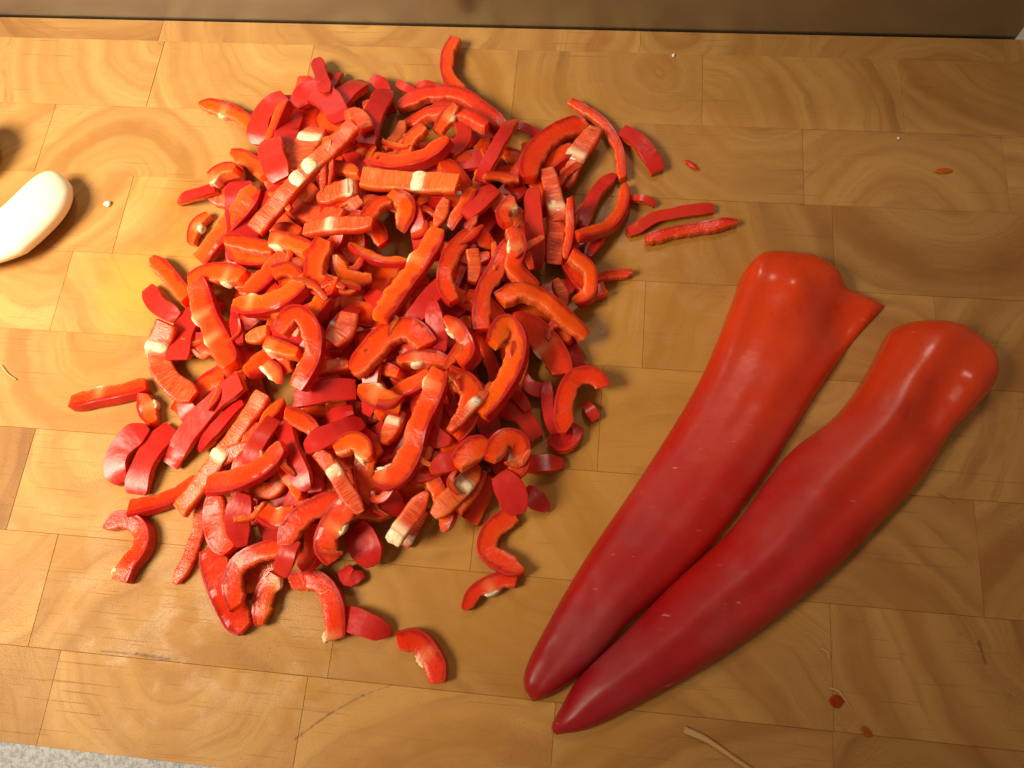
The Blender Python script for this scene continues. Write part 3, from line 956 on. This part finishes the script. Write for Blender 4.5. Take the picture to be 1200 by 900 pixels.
    ('C', 1, 26, [(336, 682), (368, 680), (388, 705), (390, 754)], dict(warm=.2, ribs=(.97,), taper=(.8, .95), label='red slice bent at a right angle on the board at the heap foot, pale corner')),
    ('C', 2, 24, [(303, 598), (325, 608), (346, 600)], dict(warm=.3, ribs=(.6,))),
    ('C', 3, 28, [(331, 640), (345, 612), (370, 594), (402, 582)], dict(warm=.2)),
    ('C', 2, 28, [(366, 612), (368, 640), (350, 668)], dict(warm=.2)),
    ('C', 3, 28, [(417, 588), (396, 615), (388, 640), (398, 662)], dict(warm=.25, lump=2.2, ribs=(.45,))),
    ('S', 2, 34, [(420, 620), (432, 640), (441, 666)], {}),
    ('S', 1, 22, [(404, 666), (412, 678), (427, 672)], {}),
    ('I', 4, 24, [(500, 577), (481, 604), (458, 636)], dict(ribs=(.72, .9), warm=.1, arch=.0, label='dark wet strip with big white end at the heap foot')),
    ('I', 3, 14, [(499, 598), (487, 618), (474, 641)], dict(ribs=(.8,), warm=.1, arch=.0)),
    ('S', 3, 32, [(438, 584), (455, 588), (470, 602)], {}),
    ('C', 1, 28, [(603, 602), (577, 622), (572, 645), (592, 660), (618, 673)], dict(warm=.3, taper=(.9, .1), label='bright red crescent with pointed end at heap foot toward the pepper tips')),
    ('I', 3, 26, [(559, 545), (541, 570), (505, 606)], dict(ribs=(.38,), warm=.8, arch=.0)),
    ('S', 3, 26, [(505, 550), (522, 543), (541, 538)], {}),
    ('C', 3, 25, [(535, 546), (555, 526), (573, 518)], dict(warm=.7)),
    ('C', 3, 22, [(574, 537), (589, 514), (608, 518), (608, 546), (597, 556)], dict(warm=.4, ribs=(.8,))),
    ('S', 3, 32, [(588, 562), (600, 580), (610, 606)], {}),
    ('C', 2, 24, [(576, 557), (562, 580), (549, 613)], dict(warm=.3)),
    ('I', 2, 18, [(566, 555), (552, 575), (534, 601)], dict(warm=.5)),
    ('S', 0, 24, [(616, 573), (630, 587), (643, 598)], {}),
    ('S', 1, 20, [(610, 546), (636, 545), (663, 543)], dict(label='dull purplish red block lying straight out of the heap toward the pepper halves')),
    ('S', 2, 26, [(583, 478), (611, 488), (631, 514)], {}),
    ('S', 1, 20, [(604, 430), (621, 456), (647, 460)], {}),
    ('S', 2, 18, [(597, 449), (608, 465), (621, 482)], {}),
    ('C', 4, 23, [(659, 509), (663, 470), (674, 449), (695, 446), (708, 461)], dict(warm=.15, taper=(.35, .8), label='pale red flesh hook resting on the heap edge closest to the left pepper half')),
    ('S', 2, 18, [(642, 448), (643, 480), (649, 512)], {}),
    ('S', 1, 22, [(644, 515), (661, 521), (680, 499)], {}),
    ('S', 0, 16, [(686, 472), (692, 482), (699, 492)], {}),
    # --- loose on the board
    ('C', 0, 21, [(543, 714), (560, 693), (585, 681), (609, 679)], dict(warm=.05, ribs=(.55,), thick=.0045, taper=(.3, .9), label='lone dark red crescent with frayed pale inner edge between heap and pepper tips')),
    ('S', 0, 30, [(404, 722), (430, 733), (461, 741)], dict(arch=.1, taper=(.85, .2), label='lone half-moon red piece on the board beside the right-angled slice')),
    ('C', 0, 22, [(465, 752), (490, 752), (508, 776), (514, 804)], dict(warm=.05, ribs=(.55,), thick=.0042, taper=(.8, .6), label='lone dull red curved slice furthest from the heap toward the front edge')),
]


def auto_label(kind, pts, opts, state=' beside'):
    x = sum(p[0] for p in pts) / len(pts); y = sum(p[1] for p in pts) / len(pts)
    ln = sum(math.dist(pts[i], pts[i + 1]) for i in range(len(pts) - 1))
    chord = math.dist(pts[0], pts[-1]) / ln
    look = {'C': 'cut face up', 'S': 'skin side up', 'I': 'inner wall up'}[kind]
    size = 'long' if ln > 88 else ('short' if ln < 46 else '')
    shape = 'hooked ' if chord < .80 else ('curved ' if chord < .955 else 'straight ')
    rib = ' with pale rib' if opts.get('ribs') else ''
    tone = ''
    if kind == 'C':
        tone = 'orange ' if opts.get('warm', .4) > .65 else 'red '
    else:
        tone = 'red '
    near = sorted(LANDMARKS, key=lambda m: math.hypot(m[0] - x, m[1] - y))[:4]
    look = {'C': 'cut-face-up', 'S': 'skin-up', 'I': 'inner-wall-up'}[kind]
    out = []
    for k, m in enumerate(near):
        st = state if k == 0 else (' near' if state == ' beside' else state)
        out.append(' '.join(f"{size} {shape}{tone}{look} pepper slice{rib}{st} {m[2]}".split()))
    out = [o_ for o_ in out if len(o_.split()) < 16] or out
    out = [o_ for o_ in out if o_ not in USED] or out
    USED.add(out[0])
    return out[0]


USED = set()


HANDLES = {'crossing the heap top': 'the long striped strip', 'slim curved red slice': 'the slim steel-side slice',
           'tiny red pepper spike': 'the tiny red spike', 'pale thin tip': 'the slice with a pale thin tip',
           'small red pepper finger': 'the small finger near the garlic', 'wide smooth orange-red': 'the wide smooth orange-red strip',
           'long dark red arched': 'the long dark arched slice', 'broad orange pepper strip': 'the broad level orange strip',
           'big open ring': 'the strip inside the open ring', 'pale cut tip': 'the strip just outside the open ring',
           'upper of a touching pair': 'the touching pair on bare board', 'upright striped': 'the upright striped dark strip',
           'thin bright orange arc': 'the thin bright orange arc', 'pale bumpy edge': 'the orange slice with bumpy edge',
           'upside-down U': 'the upside-down U hook', 'bold smooth': 'the bold red-orange arch', 'long lumpy orange': 'the lumpy orange crest slice',
           'letter C': 'the hook like a letter C', 'smooth orange-red arc': 'the smooth orange-red edge arc', 'small orange hook': 'the small orange edge hook',
           'glowing orange': 'the glowing orange arch', 'short pinkish': 'the short pinkish piece', 'like a J': 'the big lumpy J slice',
           'stubby orange': 'the stubby orange chunk', 'plain wide red': 'the plain wide red strip', 'bright white square rib low': 'the white square rib strip',
           'reaching out furthest': 'the slice reaching furthest out', 'curved wet': 'the curved wet inner-wall slice', 'pink-red': 'the pink-red edge slice',
           'two bright white': 'the slice with two white nubs', 'long smooth red strip': 'the long smooth skin strip', 'one cream rib': 'the cream-ribbed striped strip',
           'dark red curled': 'the dark curled slice', 'lone hooked': 'the lone hooked slice', 'hanging off': 'the narrow hanging strip',
           'large pale red': 'the large flat pointed slice', 'arch-shaped': 'the arch at the heap foot', 'right angle': 'the right-angled slice',
           'big white end': 'the strip with big white end', 'bright red crescent': 'the bright red crescent', 'purplish': 'the purplish block',
           'pale red flesh hook': 'the pale flesh hook', 'glossy red pepper piece': 'the broad glossy skin piece'}
LANDMARKS = []
for kind, layer, wpx, pts, opts in TRACED:
    for key, phrase in HANDLES.items():
        if key in opts.get('label', ''):
            LANDMARKS.append((sum(p[0] for p in pts) / len(pts), sum(p[1] for p in pts) / len(pts), phrase))
            break
for kind, pts, wpx, wm in FILL:
    lab = auto_label(kind, pts, dict(warm=wm), ' half buried under')
    pepper_slice(kind, pts, wpx, label=lab, group=G_FILL, warm=wm, buried=True, arch=.03 if kind == 'S' else None)
done_mid = False
for kind, layer, wpx, pts, opts in sorted(TRACED, key=lambda s: s[1]):
    if layer >= 2 and not done_mid:
        done_mid = True
        for kd, mp, wd, wm in MIDFILL:
            lab = auto_label(kd, mp, dict(warm=wm), ' partly covered near').replace('pepper slice', 'slim pepper slice')
            pepper_slice(kd, mp, wd, label=lab, group=G_FILL, warm=wm, buried='mid', arch=.04 if kd == 'S' else None)
    opts = dict(opts)
    lab = opts.pop('label', None) or auto_label(kind, pts, opts)
    pepper_slice(kind, pts, wpx, label=lab, group=G_HEAP, **opts)

# thin shreds lodged in the gaps on top of the heap
k = 0
while k < 46:
    x, y = rng.uniform(160, 700), rng.uniform(100, 700)
    if not in_heap(x, y, 0.9):
        continue
    k += 1
    a = rng.uniform(0, 6.283); ln = rng.uniform(12, 24); bend = rng.uniform(-9, 9)
    dx, dy = math.cos(a), math.sin(a)
    P_ = [(x - dx * ln, y - dy * ln), (x - dy * bend, y + dx * bend), (x + dx * ln, y + dy * ln)]
    kd = rng.choice('CCI'); wm = round(rng.uniform(.1, .9), 2)
    near = sorted(LANDMARKS, key=lambda m: math.hypot(m[0] - x, m[1] - y))[:5]
    opts_ = [f"tiny {'orange' if wm > .5 else 'red'} {'curved ' if abs(bend) > 4.5 else ''}pepper shred lodged in the heap near {m[2]}" for m in near]
    lab = ([o_ for o_ in opts_ if o_ not in USED] or opts_)[0]; USED.add(lab)
    pepper_slice(kd, P_, rng.uniform(7, 11), label=lab, group='tiny pepper shreds in the heap', warm=wm, thick=rng.uniform(1.6, 2.6) * MM,
                 lift=-.0018, name='pepper_shred', cat='pepper shred', taper=(rng.uniform(.2, .8), rng.uniform(.2, .8)))

# ------------------------------------------------------------------ pepper halves


def poly_interp(pts, n):
    p, _ = cr_spline(pts, n)
    return p


def pepper_half(label, Lp, Rp, Ep, hfun, bumps, zed=0.003, end=.07, wall=3.6 * MM, skew=None, phase=0.0, pw=2.6):
    NU, NV = 90, 41
    Lc = np.array([at(*p, zed)[:2] for p in poly_interp(Lp, NU)])
    Rc = np.array([at(*p, zed)[:2] for p in poly_interp(Rp, NU)])
    Ec = np.array([at(*p, zed)[:2] for p in poly_interp(Ep, NV)])
    up_ = np.linspace(0, 1, NU)
    # denser rows at the ends
    uu = 0.5 - 0.5 * np.cos(np.pi * (0.12 + 0.88 * up_) ) if False else up_
    G = np.zeros((NU, NV, 3)); sco = np.zeros((NU, NV, 3))
    for i in range(NU):
        u = uu[i]
        bl = np.clip((u - .72) / .28, 0, 1); bl = bl * bl * (3 - 2 * bl)
        for j in range(NV):
            # cosine spacing across, so that the steep flanks get enough points
            t = 0.5 - 0.5 * math.cos(math.pi * j / (NV - 1))
            xy = Lc[i] * (1 - t) + Rc[i] * t
            e0 = Lc[-1] * (1 - t) + Rc[-1] * t
            ej = np.array([np.interp(t, np.linspace(0, 1, NV), Ec[:, k]) for k in range(2)])
            xy = xy + bl * (ej - e0)
            s = t if skew is None else t ** skew(u)
            prof = max(0.0, 1 - abs(2 * s - 1) ** pw) ** (1 / 1.9)
            ef = 1.0
            if u > 1 - end:
                ef = math.sqrt(max(0.0, 1 - ((u - 1 + end) / end) ** 2))
            if u < .05:
                ef = math.sqrt(max(0.0, 1 - ((.05 - u) / .05) ** 2))
            z = hfun(u) * prof * ef
            P = Vector((xy[0] * 90, xy[1] * 90, 0))
            z *= 1 + .07 * noise.noise(P * .32) + .014 * noise.noise(P * 1.6)
            # long shallow folds of the flesh, and small dents
            fold = math.sin(2 * math.pi * (t * 1.9 + phase + .25 * u)) * .055 + math.sin(2 * math.pi * (t * 3.3 + phase * 2)) * .022
            z *= 1 + fold * np.interp(u, [0, .3, .7, 1], [.2, .5, 1, 1.5])
            z -= .0007 * max(0.0, noise.noise(P * 1.1 + Vector((phase * 30, 0, 0))) - .25)
            for bx, by, r1, amp in bumps:
                bpos = at(bx, by, .015)
                z += amp * math.exp(-(((xy[0] - bpos[0]) ** 2 + (xy[1] - bpos[1]) ** 2) / r1 ** 2)) * min(1.0, prof * ef * 1.6)
            G[i, j] = (xy[0], xy[1], max(z, 0) + .0006)
            sco[i, j] = (u, t, z / .02)
    # normals for the inner offset
    du = np.gradient(G, axis=0); dv = np.gradient(G, axis=1)
    Nn = np.cross(du, dv); Nn /= np.linalg.norm(Nn, axis=2)[..., None] + 1e-12
    Nn[Nn[..., 2] < 0] *= -1
    org = Vector(G[NU // 2, NV // 2]); org.z = 0
    root = empty('pepper_half', org)
    tag(root, label, 'pepper half', 'pointed pepper halves beside the heap')

    def shell(name, o1, o2, mat, z_floor):
        a = G - Nn * o1; b = G - Nn * o2
        cen = (Lc + Rc) / 2
        for arr in (a, b):
            arr[..., 2] = np.maximum(arr[..., 2], z_floor)
        va = a.reshape(-1, 3); vb = b.reshape(-1, 3)
        faces = []
        N = NU * NV
        for i in range(NU - 1):
            for j in range(NV - 1):
                q = (i * NV + j, i * NV + j + 1, (i + 1) * NV + j + 1, (i + 1) * NV + j)
                faces.append(tuple(reversed(q)))
                faces.append(tuple(N + k for k in q))
        rim = [(i * NV, (i + 1) * NV) for i in range(NU - 1)] + [((NU - 1) * NV + j, (NU - 1) * NV + j + 1) for j in range(NV - 1)]
        rim += [((i + 1) * NV + NV - 1, i * NV + NV - 1) for i in reversed(range(NU - 1))] + [(j + 1, j) for j in reversed(range(NV - 1))]
        for p, q in rim:
            faces.append((q, p, N + p, N + q))
        vs = [Vector(v) - org for v in np.concatenate([va, vb])]
        sc2 = np.concatenate([sco.reshape(-1, 3)] * 2)
        ob = mesh_obj(name, vs, faces, mat, root, None, 70, sc2, np.zeros(len(vs)))
        return ob
    shell('skin', 0.0, .35 * MM, M_HALF, .0004)
    fl = shell('flesh', .45 * MM, wall, M_FLESH, .0002)
    fl['warm'] = 0.3
    return root


def h_left(u):
    return np.interp(u, [0, .05, .15, .35, .6, .8, .92, 1], [.005, .0075, .0088, .0098, .0100, .0096, .0125, .0128])


def h_right(u):
    return np.interp(u, [0, .05, .15, .35, .6, .75, .85, 1], [.004, .007, .0108, .0145, .0155, .0148, .0158, .0155])


pepper_half('red pointed pepper half with torn flap at its shoulder, closer to the chopped heap',
            [(622, 820), (613, 802), (619, 775), (645, 725), (687, 653), (760, 545), (820, 446), (858, 355), (868, 325), (886, 304)],
            [(624, 823), (640, 818), (662, 804), (698, 774), (738, 730), (794, 680), (842, 630), (902, 550), (929, 506), (962, 454), (1003, 396), (1040, 355)],
            [(886, 304), (902, 297), (945, 299), (978, 315), (993, 336), (1012, 342), (1040, 355)],
            h_left, [(932, 338, .0085, .0035), (905, 322, .012, .002), (1010, 365, .012, -.0055), (985, 372, .009, -.002)],
            end=.05, pw=3.6, skew=lambda u: np.interp(u, [0, .7, .95, 1], [1, 1, .72, .70]))
pepper_half('whole-shouldered red pointed pepper half, the one farther from the chopped heap',
            [(649, 860), (646, 852), (656, 832), (683, 788), (738, 736), (788, 683), (855, 622), (900, 562), (930, 526), (978, 489), (1009, 450), (1038, 396)],
            [(652, 862), (690, 855), (735, 834), (820, 787), (900, 733), (973, 673), (1027, 620), (1078, 565), (1108, 515), (1132, 488), (1158, 462)],
            [(1038, 396), (1052, 381), (1090, 379), (1128, 387), (1155, 408), (1165, 438), (1158, 462)],
            h_right, [(1138, 455, .009, .003), (1110, 470, .0065, -.0035), (1098, 500, .006, -.003), (1090, 410, .012, .002)], end=.045, phase=.37)

# ------------------------------------------------------------------ garlic


def clove(label, px_axis, width, height, name='garlic_clove', sharp_end=0):
    (x0, y0), (x1, y1) = px_axis
    a = Vector(at(x0, y0, .007)); b = Vector(at(x1, y1, .007))
    a.z = b.z = 0
    ax = (b - a); L = ax.length; ax.normalize(); sd = Vector((-ax.y, ax.x, 0))
    NU, NV = 34, 26
    vs, fs = [], []
    for i in range(NU):
        u = (i + .5) / NU
        r = min(1.0, u / .45) ** .75 * (max(0.0, 1 - (max(0.0, u - .62) / .38) ** 4.2)) ** .5
        r = r * .92 + .02
        bend = -.09 * L * (math.sin(math.pi * u))
        for j in range(NV):
            th = 2 * math.pi * j / NV
            cy_, cz_ = math.cos(th), math.sin(th)
            cy_ = math.copysign(abs(cy_) ** .9, cy_)
            if cz_ > 0:
                cz_ = cz_ * (1 + .12 * (1 - abs(cy_)))
            w = (1 + .04 * noise.noise(Vector((u * 3, cy_ * 1.2, cz_ * 1.2)))) * (1 + .10 * math.cos(3 * th - 1.9)) * (1 + .02 * math.cos(9 * th + u * 2))
            p = a + ax * (L * u) + sd * (width / 2 * r * cy_ * w + bend) + Vector((0, 0, height / 2 * (1 + r * cz_ * w) * .96))
            p.z = max(p.z - height * .5 * (1 - .99) , .0003)
            vs.append(p)
    for i in range(NU - 1):
        for j in range(NV):
            j2 = (j + 1) % NV
            fs.append((i * NV + j, (i + 1) * NV + j, (i + 1) * NV + j2, i * NV + j2))
    c0 = len(vs); vs.append(sum((vs[j] for j in range(NV)), Vector()) / NV - ax * .0008)
    c1 = len(vs); vs.append(sum((vs[(NU - 1) * NV + j] for j in range(NV)), Vector()) / NV + ax * .0006)
    for j in range(NV):
        j2 = (j + 1) % NV
        fs.append((j, j2, c0)); fs.append(((NU - 1) * NV + j2, (NU - 1) * NV + j, c1))
    org = (a + b) / 2
    o = mesh_obj(name, [v - org for v in vs], [tuple(reversed(f)) for f in fs], M_GARLIC, None, None, 80)
    o.location = org
    tag(o, label, 'garlic clove')
    return o


clove('peeled white garlic clove lying on the board beside the steel panel end of heap', ((-58, 318), (79, 209)), .0245, .015)
clove('unseen added garlic clove whose shadow falls on the board beside the steel panel', ((-78, 232), (-14, 148)), .021, .020)  # unseen clove added out of frame to cast the shadow at the left edge

# ------------------------------------------------------------------ crumbs


def crumb(name, label, cat, px, size, mat, rz=0.0, seed=0, warm=None):
    p = at(*px, 0)
    NU, NV = 9, 7
    vs, fs = [], []
    for i in range(NU):
        for j in range(NV):
            th = 2 * math.pi * i / NU; ph = math.pi * (j + .5) / NV
            d = Vector((math.cos(th) * math.sin(ph), math.sin(th) * math.sin(ph), math.cos(ph)))
            k = 1 + .35 * noise.noise(d * 1.3 + Vector((seed * 5.1, 0, 0)))
            v = Vector((d.x * size[0] * k, d.y * size[1] * k, d.z * size[2] * k + size[2] * .9))
            v.z = max(v.z, .0002)
            vs.append(v)
    for i in range(NU):
        i2 = (i + 1) % NU
        for j in range(NV - 1):
            fs.append((i * NV + j, i * NV + j + 1, i2 * NV + j + 1, i2 * NV + j))
    fs.append(tuple(i * NV for i in range(NU))); fs.append(tuple(i * NV + NV - 1 for i in reversed(range(NU))))
    n = len(vs)
    o = mesh_obj(name, vs, fs, mat, None, None, 80, [(v.x * 1000, v.y * 1000, .6) for v in vs], [0] * n)
    o.location = (p[0], p[1], 0.0001); o.rotation_euler = (0, 0, rz)
    if warm is not None:
        o['warm'] = warm
    tag(o, label, cat)
    return o


crumb('garlic_crumb', 'round white garlic crumb on the board between clove and heap', 'crumb', (127, 240), (.0017, .0015, .0009), M_GARLIC, 0, 1)
crumb('pepper_crumb', 'small red pepper sliver on bare board past the open ring', 'crumb', (810, 195), (.0033, .0011, .0009), M_FLESH, -.75, 2, .1)
crumb('pepper_crumb', 'orange pepper smear on the board near the steel panel right end', 'crumb', (1105, 201), (.0034, .0013, .0004), M_FLESH, .1, 3, .7)
crumb('pepper_crumb', 'round red pepper bit by the front of the farther pepper half', 'crumb', (980, 822), (.0025, .0021, .00025), M_FLESH, .3, 4, .05)
crumb('pepper_crumb', 'pale pink pepper shred next to the round red bit', 'crumb', (1015, 857), (.0012, .0022, .00025), M_FLESH, .9, 5, .5)
crumb('crumb', 'tiny white speck on the board between steel panel and orange smear', 'crumb', (1052, 163), (.0006, .0006, .0005), M_GARLIC, 0, 6)
crumb('crumb', 'pale speck on the board close below the steel panel middle', 'crumb', (789, 66), (.0007, .0009, .0006), M_GARLIC, 0, 7)


def fibre(label, pts, r, mat, name='dry_fibre'):
    path, _ = cr_spline([at(*p, r)[:2] for p in pts], 16)
    vs, fs = [], []
    for k in range(16):
        d = path[min(k + 1, 15)] - path[max(k - 1, 0)]; d = d / np.linalg.norm(d)
        sd = np.array([-d[1], d[0]])
        rr = r * (1 - .35 * k / 15)
        for j in range(6):
            th = 2 * math.pi * j / 6
            q = path[k] + sd * rr * math.cos(th)
            vs.append(Vector((q[0], q[1], max(.0001, r * .7 + r * .6 * math.sin(th)))))
    for k in range(15):
        for j in range(6):
            j2 = (j + 1) % 6
            fs.append((k * 6 + j, (k + 1) * 6 + j, (k + 1) * 6 + j2, k * 6 + j2))
    fs.append(tuple(range(6))); fs.append(tuple(90 + j for j in reversed(range(6))))
    org = Vector((path[0][0], path[0][1], 0))
    o = mesh_obj(name, [v - org for v in vs], fs, mat, None, None, 80); o.location = org
    tag(o, label, 'fibre')
    return o


fibre('dry straw-coloured stalk lying at the front edge near the pepper tips', [(802, 855), (830, 868), (862, 890), (885, 905)], .0011, M_STRAW)
fibre('thin curled pale fibre beside the round red pepper bit', [(972, 806), (983, 810), (990, 820), (997, 830)], .0004, M_STRAW)
fibre('thin pale fibre on the board by the farther pepper half', [(962, 760), (970, 764), (972, 773)], .0004, M_STRAW)
fibre('short dry fibre on bare board across from the slice reaching furthest', [(1, 428), (9, 438), (19, 445)], .0005, M_STRAW)
